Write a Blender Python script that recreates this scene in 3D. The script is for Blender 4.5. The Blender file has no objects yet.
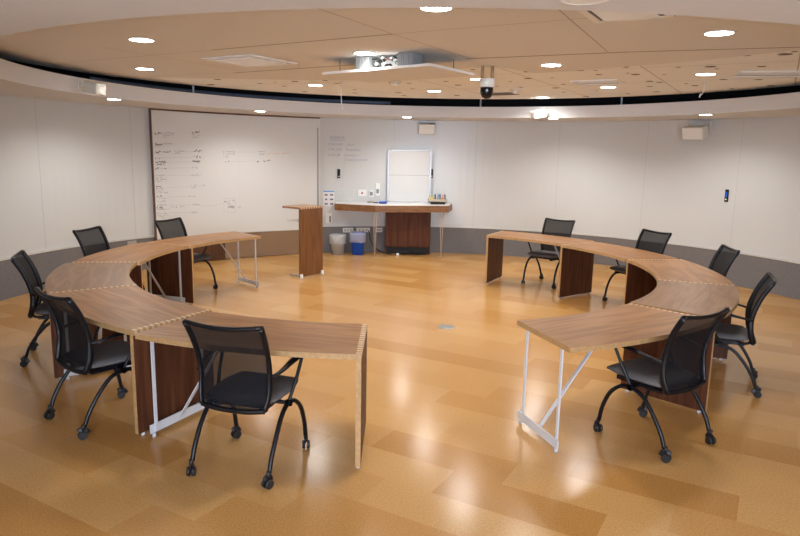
import bpy, bmesh, math, random
from mathutils import Vector, Matrix
random.seed(7)
PI = math.pi
SC = bpy.context.scene
COL = SC.collection
def R(d): return math.radians(d)

# ------------------------------------------------------------------ materials
def nodes_of(name):
    m = bpy.data.materials.new(name); m.use_nodes = True
    nt = m.node_tree; b = nt.nodes['Principled BSDF']
    return m, nt, b
def plain(name, c, rough=0.5, metal=0.0, spec=0.5, emit=None, noise=0.0, nscale=60, coat=0.0):
    m, nt, b = nodes_of(name)
    b.inputs['Base Color'].default_value = (*c, 1); b.inputs['Roughness'].default_value = rough
    b.inputs['Metallic'].default_value = metal; b.inputs['Specular IOR Level'].default_value = spec
    if coat: b.inputs['Coat Weight'].default_value = coat; b.inputs['Coat Roughness'].default_value = .12
    if emit:
        b.inputs['Emission Color'].default_value = (*emit[0], 1); b.inputs['Emission Strength'].default_value = emit[1]
    if noise:
        tc = nt.nodes.new('ShaderNodeTexCoord'); n = nt.nodes.new('ShaderNodeTexNoise')
        n.inputs['Scale'].default_value = nscale; n.inputs['Detail'].default_value = 3
        nt.links.new(tc.outputs['Object'], n.inputs['Vector'])
        r = nt.nodes.new('ShaderNodeValToRGB')
        r.color_ramp.elements[0].position = .3; r.color_ramp.elements[1].position = .7
        r.color_ramp.elements[0].color = (*[x*(1-noise) for x in c], 1)
        r.color_ramp.elements[1].color = (*[min(1, x*(1+noise)) for x in c], 1)
        nt.links.new(n.outputs['Fac'], r.inputs['Fac']); nt.links.new(r.outputs['Color'], b.inputs['Base Color'])
    return m
def wood(name, stops, axis, rough=0.35, figure=3.0, stretch=9.0, spec=.5, dist=2.2):
    """veneer with the grain running along the given local axis"""
    m, nt, b = nodes_of(name); N = nt.nodes.new; L = nt.links.new
    tc = N('ShaderNodeTexCoord'); oi = N('ShaderNodeObjectInfo')
    mul = N('ShaderNodeVectorMath'); mul.operation = 'MULTIPLY'; mul.inputs[1].default_value = (13, 17, 11)
    L(oi.outputs['Random'], mul.inputs[0])
    add = N('ShaderNodeVectorMath'); add.operation = 'ADD'
    L(tc.outputs['Object'], add.inputs[0]); L(mul.outputs[0], add.inputs[1])
    s = [figure]*3; s[axis] = figure/stretch
    mp = N('ShaderNodeMapping'); mp.inputs['Scale'].default_value = s; L(add.outputs[0], mp.inputs['Vector'])
    n1 = N('ShaderNodeTexNoise'); n1.inputs['Scale'].default_value = 1.6; n1.inputs['Detail'].default_value = 2
    n1.inputs['Distortion'].default_value = .4
    L(mp.outputs[0], n1.inputs['Vector'])
    wv = N('ShaderNodeMath'); wv.operation = 'MULTIPLY'; wv.inputs[1].default_value = 26*dist/2.2; L(n1.outputs['Fac'], wv.inputs[0])
    sn = N('ShaderNodeMath'); sn.operation = 'SINE'; L(wv.outputs[0], sn.inputs[0])
    s2 = [90]*3; s2[axis] = 3.0
    mp2 = N('ShaderNodeMapping'); mp2.inputs['Scale'].default_value = s2; L(add.outputs[0], mp2.inputs['Vector'])
    n2 = N('ShaderNodeTexNoise'); n2.inputs['Scale'].default_value = 1.0; n2.inputs['Detail'].default_value = 3
    L(mp2.outputs[0], n2.inputs['Vector'])
    a1 = N('ShaderNodeMath'); a1.operation = 'MULTIPLY_ADD'; a1.inputs[1].default_value = .105; a1.inputs[2].default_value = .25
    L(sn.outputs[0], a1.inputs[0])
    a2 = N('ShaderNodeMath'); a2.operation = 'MULTIPLY_ADD'; a2.inputs[1].default_value = .5; L(n2.outputs['Fac'], a2.inputs[0]); L(a1.outputs[0], a2.inputs[2])
    r = N('ShaderNodeValToRGB'); e = r.color_ramp.elements
    e[0].position = .25; e[0].color = (*stops[0], 1); e[1].position = .78; e[1].color = (*stops[2], 1)
    k = e.new(.5); k.color = (*stops[1], 1)
    L(a2.outputs[0], r.inputs['Fac']); L(r.outputs['Color'], b.inputs['Base Color'])
    b.inputs['Roughness'].default_value = rough; b.inputs['Specular IOR Level'].default_value = spec
    return m
M = {}
M['top'] = wood('walnut_top', [(.160,.068,.023), (.285,.134,.049), (.39,.205,.086)], 1, .38, 5.0, 10.0, .3)
M['topfig_sheen'] = wood('walnut_top_figured_sheen', [(.135,.066,.031), (.225,.118,.058), (.31,.175,.094)], 1, .36, 4.2, 8.0, .35, 2.4)  # swirling figure is the veneer's; the greyer tone is light sheen put into colour
M['panel'] = wood('walnut_panel', [(.048,.015,.007), (.086,.029,.013), (.135,.050,.023)], 2, .5, 5.0, 12.0, .2)
M['lectern'] = wood('lectern_walnut', [(.10,.038,.014), (.165,.066,.022), (.23,.10,.036)], 2, .38, 6.0, 14.0)
M['lecterntop'] = wood('lectern_top_walnut', [(.2,.09,.04), (.3,.15,.07), (.4,.22,.11)], 0, .3, 6.0, 10.0)
M['cabinet'] = wood('cabinet_walnut', [(.06,.020,.009), (.105,.036,.016), (.15,.056,.026)], 2, .5, 6.0, 14.0, .15)
M['fascia'] = wood('counter_walnut', [(.13,.055,.02), (.21,.095,.036), (.29,.14,.06)], 0, .4, 6.0, 14.0)
M['ply'] = plain('plywood_edge', (.44,.265,.115), .5, noise=.15, nscale=40)
M['finger'] = plain('end_grain_ash', (.62,.47,.30), .5, noise=.1)
M['steel'] = plain('white_coated_steel', (.62,.63,.66), .4, spec=.5)
M['foot'] = plain('grey_foot', (.55,.56,.58), .4)
M['blk'] = plain('black_powder_coat', (.004,.0045,.007), .36, spec=.35)
M['blkmat'] = plain('black_matte', (.012,.012,.012), .75)
M['rubber'] = plain('black_rubber', (.014,.014,.016), .5)
M['seat'] = plain('seat_fabric', (.13,.122,.12), .85, spec=.3, noise=.25, nscale=300)
def mesh_fabric():
    m, nt, b = nodes_of('black_mesh_fabric')
    b.inputs['Base Color'].default_value = (.006,.006,.008,1); b.inputs['Roughness'].default_value = .8; b.inputs['Specular IOR Level'].default_value = .2
    t = nt.nodes.new('ShaderNodeBsdfTransparent'); mx = nt.nodes.new('ShaderNodeMixShader'); mx.inputs[0].default_value = .88
    nt.links.new(t.outputs[0], mx.inputs[1]); nt.links.new(b.outputs[0], mx.inputs[2])
    nt.links.new(mx.outputs[0], nt.nodes['Material Output'].inputs['Surface'])
    return m
M['mesh'] = mesh_fabric()
def clear_sheet(name, tint, fac, rough=.05):
    m, nt, b = nodes_of(name)
    t = nt.nodes.new('ShaderNodeBsdfTransparent'); t.inputs[0].default_value = (*tint, 1)
    b.inputs['Base Color'].default_value = (.8,.82,.84,1); b.inputs['Roughness'].default_value = rough
    mx = nt.nodes.new('ShaderNodeMixShader'); mx.inputs[0].default_value = fac
    nt.links.new(t.outputs[0], mx.inputs[1]); nt.links.new(b.outputs[0], mx.inputs[2])
    nt.links.new(mx.outputs[0], nt.nodes['Material Output'].inputs['Surface'])
    return m
M['acrylic'] = clear_sheet('clear_acrylic', (.95,.97,.97), .25)
M['pane'] = clear_sheet('window_glass', (.97,.98,1), .06, .02)
M['liner'] = clear_sheet('clear_bin_liner', (.92,.93,.95), .42, .3)
M['wall'] = plain('wall_laminate', (.60,.61,.605), .25, spec=.4)
M['board'] = plain('whiteboard_enamel', (.67,.675,.665), .16, spec=.4)
M['easel'] = plain('easel_white', (.66,.67,.68), .5, spec=.2)
M['seam'] = plain('seam_grey', (.40,.395,.39), .5)
M['dado'] = plain('grey_carpet_dado', (.185,.176,.178), .95, spec=.1, noise=.22, nscale=110)
M['cap'] = plain('dado_cap', (.58,.58,.57), .35)
M['bronze'] = plain('bronze_kick', (.44,.37,.31), .26, metal=.8)
M['kickwood'] = wood('kick_wood', [(.05,.02,.01), (.085,.035,.016), (.12,.05,.025)], 2, .4, 6, 12)
M['woodtrim'] = plain('brown_wood_trim', (.13,.055,.035), .45, noise=.2)
M['alu'] = plain('aluminium', (.36,.355,.35), .35, metal=.7)
M['soffit'] = plain('soffit_paint', (.66,.665,.68), .75, spec=.2)
M['ceilpanel'] = plain('ceiling_panel_beige', (.75,.745,.735), .8, spec=.15, noise=.025, nscale=90)
M['ceiltile'] = plain('ceiling_tile_white', (.88,.905,.92), .85, spec=.15, noise=.03, nscale=70)
M['gap'] = plain('dark_joint', (.16,.125,.10), .8)
M['thin'] = plain('thin_joint', (.42,.345,.28), .8)
M['tilejoint'] = plain('tile_joint', (.50,.45,.405), .8)
M['hole'] = plain('ceiling_hole', (.16,.125,.10), .9)
M['white'] = plain('white_plastic', (.80,.80,.78), .4)
M['cream'] = plain('cream_plastic', (.70,.68,.60), .45)
M['grille'] = plain('grille_grey', (.40,.38,.35), .6)
M['ring'] = plain('lamp_trim_white', (.8,.79,.76), .4)
LAMP = 22.0
M['lamp'] = plain('lamp_lens', (.9,.9,.9), .5, emit=((1.0,.975,.93), LAMP))
M['ventlit'] = plain('diffuser_cream', (.90,.90,.88), .22, spec=.9)
M['greymetal'] = plain('ribbed_grey', (.34,.36,.37), .4, metal=.3)
M['board_pcb'] = plain('circuit_dark', (.06,.07,.06), .6)
M['copperrod'] = plain('brown_rod', (.40,.25,.15), .5)
M['dome'] = plain('dark_dome', (.008,.008,.01), .12)
M['red'] = plain('red_plastic', (.45,.03,.03), .4)
M['green_led'] = plain('green_led', (.1,.6,.1), .4, emit=((.2,1,.15), 1.2))
M['blue'] = plain('blue_plastic', (.015,.11,.70), .4)
M['blueliner'] = clear_sheet('blue_tinted_liner', (.6,.7,.95), .35, .3)
M['bingrey'] = clear_sheet('grey_bin', (.75,.77,.78), .45, .4)
M['pipe'] = plain('dark_pipe', (.16,.19,.25), .4)
M['ink'] = plain('black_ink', (.03,.03,.035), .5)
M['inklight'] = plain('grey_ink', (.22,.215,.21), .5)
M['inkline'] = plain('pale_grey_ink', (.47,.46,.45), .5)
M['inkfaint'] = plain('faint_seam', (.6,.6,.59), .4)
M['inkorange'] = plain('orange_ink', (.75,.22,.08), .5)
M['inkblue'] = plain('blue_ink', (.22,.25,.44), .5)
M['paper'] = plain('paper', (.72,.72,.72), .7)
M['posterblue'] = plain('poster_blue', (.10,.30,.62), .6)
M['postericon'] = plain('poster_icon', (.12,.14,.25), .6)
M['postericon2'] = plain('poster_icon_maroon', (.16,.11,.16), .6)
M['screen'] = plain('lcd_grey', (.22,.25,.24), .3)
M['brass'] = plain('pale_bronze_leg', (.60,.48,.39), .4, metal=.2)
M['traywood'] = plain('pale_tray', (.55,.47,.36), .6)
M['yellow'] = plain('yellow_sponge', (.75,.58,.18), .7)
M['floorcover'] = plain('grey_floor_cover', (.30,.31,.28), .4, metal=.4)
M['plenum'] = plain('plenum_black', (.006,.006,.007), .9)
M['countertop'] = plain('white_countertop', (.74,.74,.73), .3)
M['extwall'] = plain('vestibule_wall', (.66,.66,.66), .7)

def floor_mat():
    m, nt, b = nodes_of('cork_floor'); N = nt.nodes.new; L = nt.links.new
    tc = N('ShaderNodeTexCoord')
    mp = N('ShaderNodeMapping'); mp.inputs['Rotation'].default_value = (0, 0, R(30)); L(tc.outputs['Object'], mp.inputs['Vector'])
    sp = N('ShaderNodeSeparateXYZ'); L(mp.outputs[0], sp.inputs[0])
    def math_(op, a, bb=None, c=None):
        n = N('ShaderNodeMath'); n.operation = op
        for i, x in enumerate((a, bb, c)):
            if x is None: continue
            if isinstance(x, (int, float)): n.inputs[i].default_value = x
            else: L(x, n.inputs[i])
        return n.outputs[0]
    rowf = math_('DIVIDE', math_('ADD', sp.outputs['Y'], FLOOR_OY), .305); row = math_('FLOOR', rowf)
    xs = math_('DIVIDE', math_('ADD', math_('ADD', sp.outputs['X'], FLOOR_OX), math_('MULTIPLY', row, -.305)), .915); colm = math_('FLOOR', xs)
    cb = N('ShaderNodeCombineXYZ'); L(row, cb.inputs[0]); L(colm, cb.inputs[1])
    wn = N('ShaderNodeTexWhiteNoise'); wn.noise_dimensions = '3D'; L(cb.outputs[0], wn.inputs['Vector'])
    r = N('ShaderNodeValToRGB'); e = r.color_ramp.elements
    e[0].position = 0; e[0].color = (.450,.226,.064, 1); e[1].position = 1; e[1].color = (.565,.328,.122, 1)
    k = e.new(.35); k.color = (.510,.273,.090, 1)
    k = e.new(.6); k.color = (.535,.296,.102, 1)
    L(wn.outputs['Value'], r.inputs['Fac'])
    n = N('ShaderNodeTexNoise'); n.inputs['Scale'].default_value = 95; n.inputs['Detail'].default_value = 3; n.inputs['Roughness'].default_value = .7
    L(tc.outputs['Object'], n.inputs['Vector'])
    r2 = N('ShaderNodeValToRGB'); r2.color_ramp.elements[0].position = .32; r2.color_ramp.elements[0].color = (.74,.70,.64,1)
    r2.color_ramp.elements[1].position = .68; r2.color_ramp.elements[1].color = (1.2,1.22,1.25,1)
    L(n.outputs['Fac'], r2.inputs['Fac'])
    mx = N('ShaderNodeMix'); mx.data_type = 'RGBA'; mx.blend_type = 'MULTIPLY'; mx.inputs[0].default_value = .75
    L(r.outputs['Color'], mx.inputs[6]); L(r2.outputs['Color'], mx.inputs[7]); L(mx.outputs[2], b.inputs['Base Color'])
    n3 = N('ShaderNodeTexNoise'); n3.inputs['Scale'].default_value = 1.7; n3.inputs['Detail'].default_value = 4; L(tc.outputs['Object'], n3.inputs['Vector'])
    mr = N('ShaderNodeMapRange'); mr.inputs['To Min'].default_value = .15; mr.inputs['To Max'].default_value = .24; L(n3.outputs['Fac'], mr.inputs['Value'])
    L(mr.outputs[0], b.inputs['Roughness'])
    b.inputs['Specular IOR Level'].default_value = .4
    return m
# plank rows run at -30 degrees; after the +30 rotation x is along a plank, y across rows
FLOOR_OX, FLOOR_OY = 0.0, 0.0
M['floor'] = floor_mat()

# ------------------------------------------------------------------ mesh builder
class MB:
    def __init__(self): self.bm = bmesh.new()
    def quad(self, vs, mat=0, smooth=False):
        f = self.bm.faces.new([self.bm.verts.new(v) for v in vs]); f.material_index = mat; f.smooth = smooth; return self
    def box(self, c, s, rot=None, mat=0):
        x, y, z = s[0]/2, s[1]/2, s[2]/2
        co = [Vector(p) for p in ((-x,-y,-z),(x,-y,-z),(x,y,-z),(-x,y,-z),(-x,-y,z),(x,-y,z),(x,y,z),(-x,y,z))]
        if rot is not None:
            mtx = rot if isinstance(rot, Matrix) else Matrix.Rotation(rot, 3, 'Z')
            co = [mtx @ p for p in co]
        v = [self.bm.verts.new(p + Vector(c)) for p in co]
        for q in ((0,3,2,1),(4,5,6,7),(0,1,5,4),(1,2,6,5),(2,3,7,6),(3,0,4,7)):
            self.bm.faces.new([v[i] for i in q]).material_index = mat
        return self
    def bar(self, p0, p1, w, t, side, mat=0):
        """flat bar from p0 to p1, width w along 'side', thickness t across"""
        p0, p1 = Vector(p0), Vector(p1); d = (p1-p0).normalized(); s = Vector(side); s = (s - d*s.dot(d)).normalized(); n = d.cross(s)
        v = []
        for p in (p0, p1):
            for a, b_ in ((-1,-1),(1,-1),(1,1),(-1,1)): v.append(self.bm.verts.new(p + s*(a*w/2) + n*(b_*t/2)))
        for q in ((0,3,2,1),(4,5,6,7),(0,1,5,4),(1,2,6,5),(2,3,7,6),(3,0,4,7)): self.bm.faces.new([v[i] for i in q]).material_index = mat
        return self
    def tube(self, pts, r, seg=10, mat=0, closed=False, smooth=3, flat=None):
        pts = [Vector(p) for p in pts]
        if smooth and len(pts) > 2: pts = catmull(pts, smooth, closed)
        n = len(pts); rings = []
        up = None
        for i, p in enumerate(pts):
            a = pts[(i-1) % n] if (closed or i > 0) else pts[i]; b_ = pts[(i+1) % n] if (closed or i < n-1) else pts[i]
            d = (b_-a).normalized()
            if up is None:
                up = Vector((0,0,1)) if abs(d.z) < .9 else Vector((1,0,0))
                up = (up - d*up.dot(d)).normalized()
            else:
                up = (up - d*up.dot(d)).normalized()
            s = d.cross(up)
            rr = r(i/(n-1)) if callable(r) else r
            ra, rb = rr if isinstance(rr, tuple) else (rr, rr)
            rings.append([self.bm.verts.new(p + s*(ra*math.cos(2*PI*k/seg)) + up*(rb*math.sin(2*PI*k/seg))) for k in range(seg)])
        m = n if closed else n-1
        for i in range(m):
            A, B = rings[i], rings[(i+1) % n]
            for k in range(seg):
                f = self.bm.faces.new((A[k], A[(k+1) % seg], B[(k+1) % seg], B[k])); f.smooth = True; f.material_index = mat
        if not closed:
            self.bm.faces.new(rings[0][::-1]).material_index = mat; self.bm.faces.new(rings[-1]).material_index = mat
        return self
    def cyl(self, p0, p1, r0, r1=None, seg=16, mat=0, caps=True):
        r1 = r0 if r1 is None else r1
        p0, p1 = Vector(p0), Vector(p1); d = (p1-p0).normalized()
        u = Vector((1,0,0)) if abs(d.x) < .9 else Vector((0,1,0)); u = (u-d*u.dot(d)).normalized(); w = d.cross(u)
        A = [self.bm.verts.new(p0 + u*(r0*math.cos(2*PI*k/seg)) + w*(r0*math.sin(2*PI*k/seg))) for k in range(seg)]
        B = [self.bm.verts.new(p1 + u*(r1*math.cos(2*PI*k/seg)) + w*(r1*math.sin(2*PI*k/seg))) for k in range(seg)]
        for k in range(seg):
            f = self.bm.faces.new((A[k], A[(k+1)%seg], B[(k+1)%seg], B[k])); f.smooth = True; f.material_index = mat
        if caps:
            self.bm.faces.new(A[::-1]).material_index = mat; self.bm.faces.new(B).material_index = mat
        return self
    def lathe(self, prof, c=(0,0,0), seg=24, mat=0):
        c = Vector(c); rings = []
        for r, z in prof:
            if r < 1e-6: rings.append([self.bm.verts.new(c + Vector((0,0,z)))])
            else: rings.append([self.bm.verts.new(c + Vector((r*math.cos(2*PI*k/seg), r*math.sin(2*PI*k/seg), z))) for k in range(seg)])
        for A, B in zip(rings, rings[1:]):
            for k in range(seg):
                q = [A[k % len(A)], A[(k+1) % len(A)], B[(k+1) % len(B)], B[k % len(B)]]
                q = list(dict.fromkeys(q))
                if len(q) > 2:
                    f = self.bm.faces.new(q); f.smooth = True; f.material_index = mat
        return self
    def arc(self, r0, r1, z0, z1, a0, a1, n=24, c=(0,0), mat=0, edge=None, smooth=True):
        """solid annular sector: r0..r1, z0..z1, degrees a0..a1; edge = material of the narrow faces"""
        edge = mat if edge is None else edge
        full = abs(a1-a0) >= 359.9
        rows = []
        for i in range(n if full else n+1):
            t = R(a0 + (a1-a0)*i/n); cs, sn = math.cos(t), math.sin(t)
            rows.append([self.bm.verts.new((c[0]+r*cs, c[1]+r*sn, z)) for r, z in ((r0,z0),(r1,z0),(r1,z1),(r0,z1))])
        for i in range(n):
            A, B = rows[i], rows[(i+1) % len(rows)]
            for k in range(4):
                f = self.bm.faces.new((A[k], B[k], B[(k+1)%4], A[(k+1)%4]))
                f.material_index = edge if k in (1, 3) else mat
        if not full:
            self.bm.faces.new(rows[0]).material_index = edge; self.bm.faces.new(rows[-1][::-1]).material_index = edge
        return self
    def prism(self, poly, z0, z1, mat=0, side=None):
        side = mat if side is None else side
        A = [self.bm.verts.new((x, y, z0)) for x, y in poly]; B = [self.bm.verts.new((x, y, z1)) for x, y in poly]
        self.bm.faces.new(A[::-1]).material_index = mat; self.bm.faces.new(B).material_index = mat
        n = len(poly)
        for k in range(n): self.bm.faces.new((A[k], A[(k+1)%n], B[(k+1)%n], B[k])).material_index = side
        return self
    def build(self, name, mats, parent=None, bevel=0, loc=None, auto=False):
        bmesh.ops.recalc_face_normals(self.bm, faces=self.bm.faces)
        me = bpy.data.meshes.new(name); self.bm.to_mesh(me); self.bm.free()
        for m in (mats if isinstance(mats, (list, tuple)) else [mats]): me.materials.append(m)
        o = bpy.data.objects.new(name, me); COL.objects.link(o)
        if parent: o.parent = parent
        if loc: o.location = loc
        if bevel:
            b = o.modifiers.new('bevel', 'BEVEL'); b.width = bevel; b.segments = 2; b.limit_method = 'ANGLE'; b.angle_limit = R(40)
        return o
def catmull(P, k, closed=False):
    n = len(P); out = []
    for i in range(n if closed else n-1):
        p0 = P[(i-1) % n] if (closed or i > 0) else P[0]*2-P[1]
        p1, p2 = P[i], P[(i+1) % n]
        p3 = P[(i+2) % n] if (closed or i+2 < n) else P[-1]*2-P[-2]
        for j in range(k):
            t = j/k
            out.append(.5*((2*p1) + (p2-p0)*t + (2*p0-5*p1+4*p2-p3)*t*t + (3*p1-p0-3*p2+p3)*t**3))
    if not closed: out.append(P[-1])
    return out
def tag(o, label, cat, group=None):
    o['label'] = label; o['category'] = cat
    if group: o['group'] = group
    return o
def thing(name, label, cat, loc=(0,0,0), rz=0, group=None):
    o = bpy.data.objects.new(name, None); COL.objects.link(o); o.location = loc; o.rotation_euler = (0, 0, rz)
    o.empty_display_size = .1
    return tag(o, label, cat, group)
def struct(o, label, cat):
    o['kind'] = 'structure'; o['label'] = label; o['category'] = cat; return o
def dup(root, loc, rz, label):
    r = root.copy(); COL.objects.link(r); r.location = loc; r.rotation_euler = (0, 0, rz); r['label'] = label
    for ch in list(root.children):
        c = ch.copy(); COL.objects.link(c); c.parent = r
        for g in list(ch.children):
            d = g.copy(); COL.objects.link(d); d.parent = c
    return r
HOLES= [(1.86, 7.09, 0.044), (2.02, 7.07, 0.022), (2.16, 7.42, 0.037), (2.24, 6.77, 0.032), (2.42, 7.25, 0.023), (2.54, 7.35, 0.05), (2.84, 7.31, 0.023), (2.74, 6.71, 0.026), (2.93, 7.97, 0.044), (3.08, 8.06, 0.04), (3.15, 8.55, 0.04), (3.63, 8.33, 0.039), (3.43, 8.13, 0.023), (3.49, 9.2, 0.046), (2.03, 8.49, 0.033), (2.29, 9.52, 0.037), (2.77, 10.11, 0.05), (3.21, 9.54, 0.033), (2.67, 9.22, 0.022), (3.02, 6.62, 0.056), (2.99, 5.88, 0.03), (3.26, 5.77, 0.059), (3.25, 5.62, 0.029), (3.48, 6.54, 0.043), (3.15, 6.76, 0.025), (3.65, 7.65, 0.045), (4.02, 7.59, 0.044), (3.63, 8.33, 0.043), (3.44, 8.14, 0.024), (4.48, 8.16, 0.048), (4.23, 8.61, 0.031), (0.74, 7.2, 0.028), (0.53, 8.41, 0.037), (0.72, 8.84, 0.048), (1.33, 7.3, 0.034), (1.47, 7.93, 0.049), (1.73, 7.81, 0.024), (2.04, 8.96, 0.049), (0.84, 10.41, 0.045), (1.32, 8.29, 0.023), (1.58, 8.99, 0.035), (1.24, 8.87, 0.028), (-1.01, 8.6, 0.037), (-0.89, 8.92, 0.042), (-1.52, 10.27, 0.045), (-0.72, 9.78, 0.038), (-0.75, 10.34, 0.04), (0.07, 8.74, 0.034), (0.13, 9.46, 0.037), (-0.08, 10.13, 0.055), (0.01, 10.6, 0.041), (0.83, 10.38, 0.045), (-2.43, 8.71, 0.051), (-2.72, 9.42, 0.056), (-1.97, 9.15, 0.04), (-1.72, 8.95, 0.025), (-1.43, 8.77, 0.052), (-1.69, 9.45, 0.037)]
STROKES= [('b', 143.16, 2.121, 141.91, 2.124), ('t', 141.7, 2.132, 139.4, 2.139), ('t', 141.72, 2.097, 139.63, 2.104), ('t', 141.53, 2.067, 140.69, 2.069), ('b', 136.15, 2.16, 134.75, 2.165), ('t', 136.04, 2.118, 134.56, 2.122), ('t', 136.06, 2.085, 134.99, 2.088), ('b', 143.12, 1.96, 141.79, 1.962), ('t', 141.58, 1.973, 139.9, 1.977), ('t', 143.06, 1.932, 142.22, 1.934), ('b', 143.19, 1.839, 140.18, 1.843), ('t', 139.75, 1.857, 137.64, 1.86), ('t', 139.56, 1.822, 138.5, 1.823), ('l', 137.65, 1.846, 135.94, 1.855), ('b', 135.94, 1.862, 134.45, 1.864), ('b', 143.24, 1.75, 141.91, 1.75), ('l', 141.7, 1.75, 136.2, 1.761), ('b', 135.98, 1.768, 134.61, 1.769), ('b', 143.28, 1.68, 141.19, 1.68), ('b', 143.01, 1.649, 141.54, 1.649), ('l', 141.19, 1.68, 136.23, 1.688), ('b', 136.23, 1.688, 134.73, 1.689), ('b', 143.34, 1.58, 142.63, 1.579), ('b', 142.21, 1.586, 141.24, 1.585), ('l', 141.24, 1.585, 136.7, 1.59), ('t', 136.4, 1.59, 135.29, 1.59), ('t', 143.32, 1.475, 141.43, 1.473), ('t', 143.34, 1.441, 141.87, 1.438), ('t', 143.35, 1.413, 141.25, 1.409), ('t', 143.29, 1.378, 142.32, 1.375), ('l', 141.21, 1.476, 136.97, 1.47), ('t', 136.75, 1.47, 134.61, 1.468), ('b', 143.33, 1.297, 142.36, 1.294), ('t', 143.35, 1.266, 141.96, 1.261), ('t', 143.24, 1.237, 141.76, 1.232), ('t', 143.26, 1.209, 141.14, 1.202), ('l', 141.31, 1.284, 136.84, 1.28), ('t', 136.7, 1.298, 134.03, 1.293), ('t', 136.72, 1.262, 135.77, 1.259), ('b', 143.29, 1.142, 142.32, 1.138), ('t', 143.31, 1.114, 141.41, 1.106), ('t', 143.33, 1.072, 141.64, 1.064), ('l', 141.18, 1.13, 137.34, 1.124), ('t', 137.25, 1.124, 135.83, 1.119), ('t', 143.37, 1.008, 141.55, 0.999), ('b', 143.39, 0.973, 141.91, 0.965), ('t', 143.28, 0.94, 141.07, 0.929), ('b', 140.63, 0.966, 139.56, 0.961), ('t', 138.91, 0.965, 138.06, 0.961), ('l', 141.04, 0.997, 137.18, 0.987), ('t', 136.97, 0.986, 135.02, 0.978), ('l', 134.81, 0.958, 132.42, 0.953), ('l', 132.42, 0.953, 130.87, 0.985), ('t', 143.36, 0.873, 141.32, 0.861), ('t', 143.25, 0.841, 141.13, 0.828), ('t', 142.63, 0.804, 142.0, 0.8), ('l', 141.1, 0.875, 137.02, 0.857), ('t', 136.89, 0.86, 135.29, 0.852), ('t', 130.47, 1.854, 127.64, 1.867), ('t', 130.26, 1.817, 127.83, 1.82), ('t', 130.27, 1.776, 129.3, 1.777), ('l', 127.46, 1.858, 123.99, 1.86), ('t', 123.51, 1.87, 121.59, 1.873), ('t', 123.26, 1.825, 121.71, 1.828), ('o', 121.49, 1.834, 120.49, 1.842), ('o', 120.23, 1.843, 120.01, 1.843), ('o', 119.75, 1.84, 119.12, 1.844), ('o', 118.75, 1.848, 117.26, 1.854), ('b', 129.94, 1.688, 129.14, 1.689), ('l', 128.78, 1.692, 124.02, 1.708), ('b', 123.73, 1.705, 122.99, 1.706), ('b', 122.47, 1.706, 122.1, 1.71), ('b', 121.81, 1.717, 121.14, 1.717), ('l', 130.39, 1.068, 128.13, 1.062), ('l', 130.39, 1.068, 130.47, 0.828), ('l', 128.13, 1.062, 128.2, 0.819), ('l', 129.74, 0.825, 128.2, 0.819), ('l', 129.67, 1.052, 129.74, 0.825), ('l', 129.71, 0.942, 128.17, 0.937), ('t', 129.56, 1.023, 128.27, 1.019), ('t', 129.58, 0.974, 129.09, 0.972), ('b', 129.59, 0.917, 128.42, 0.913), ('b', 130.41, 1.005, 129.85, 1.003), ('t', 127.77, 0.907, 126.96, 0.905)]
ROLL = 0.0197
# ------------------------------------------------------------------ place
WC = (.42, 7.04); WR = 5.43; ZS = 2.505; ZF = 2.685; RF = 4.22; ZC = 2.80
RC = (-.046, 6.938); RI, RO = 2.66, 3.34; HT = .74
def wp(a, r, z): return Vector((WC[0]+r*math.cos(R(a)), WC[1]+r*math.sin(R(a)), z))
GAP0, GAP1 = 240.0, 300.0                                   # opening of the round room towards the entrance

# floor
f = MB(); f.prism([(-6.5,-3.7),(7.3,-3.7),(7.3,13.2),(-6.5,13.2)], -.08, 0)
struct(f.build('floor', M['floor']), 'glossy orange brown cork plank floor', 'floor')
# round wall in three arcs
def wall_arc(name, a0, a1, label, seams):
    o = MB().arc(WR, WR+.12, 0, 3.3, a0, a1, max(8, int((a1-a0)/1.5))).build(name, M['wall'], loc=(WC[0], WC[1], 0))
    struct(o, label, 'wall')
    s = MB()
    for a in seams: s.arc(WR-.0015, WR, .53, ZS, a-.022, a+.022, 1)
    if seams:
        so = s.build('panel_seam', M['seam'], o); so['kind'] = 'structure'
    return o
wall_arc('wall_right', -60, 56, 'right arc of the round white panel wall', [-50, -33.8, -17.5, -1.3, 15, 31.1, 47.3])
wall_arc('wall_back', 56, 128, 'back arc of the round white panel wall', [63.6, 79.7, 96.1])
wall_arc('wall_left', 128, 240, 'left arc of the round white panel wall', [147, 163.3, 179.5, 195.8, 212, 228])
# grey dado and its cap
o = MB().arc(WR-.022, WR, 0, .495, -60, 240, 200).build('baseboard_back', M['dado'], loc=(WC[0], WC[1], 0)); struct(o, 'grey carpeted dado running round the wall', 'baseboard')
o = MB().arc(WR-.032, WR, .495, .525, -60, 240, 200).build('trim_1', M['cap'], loc=(WC[0], WC[1], 0)); struct(o, 'pale cap strip along the dado top', 'trim')
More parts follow.
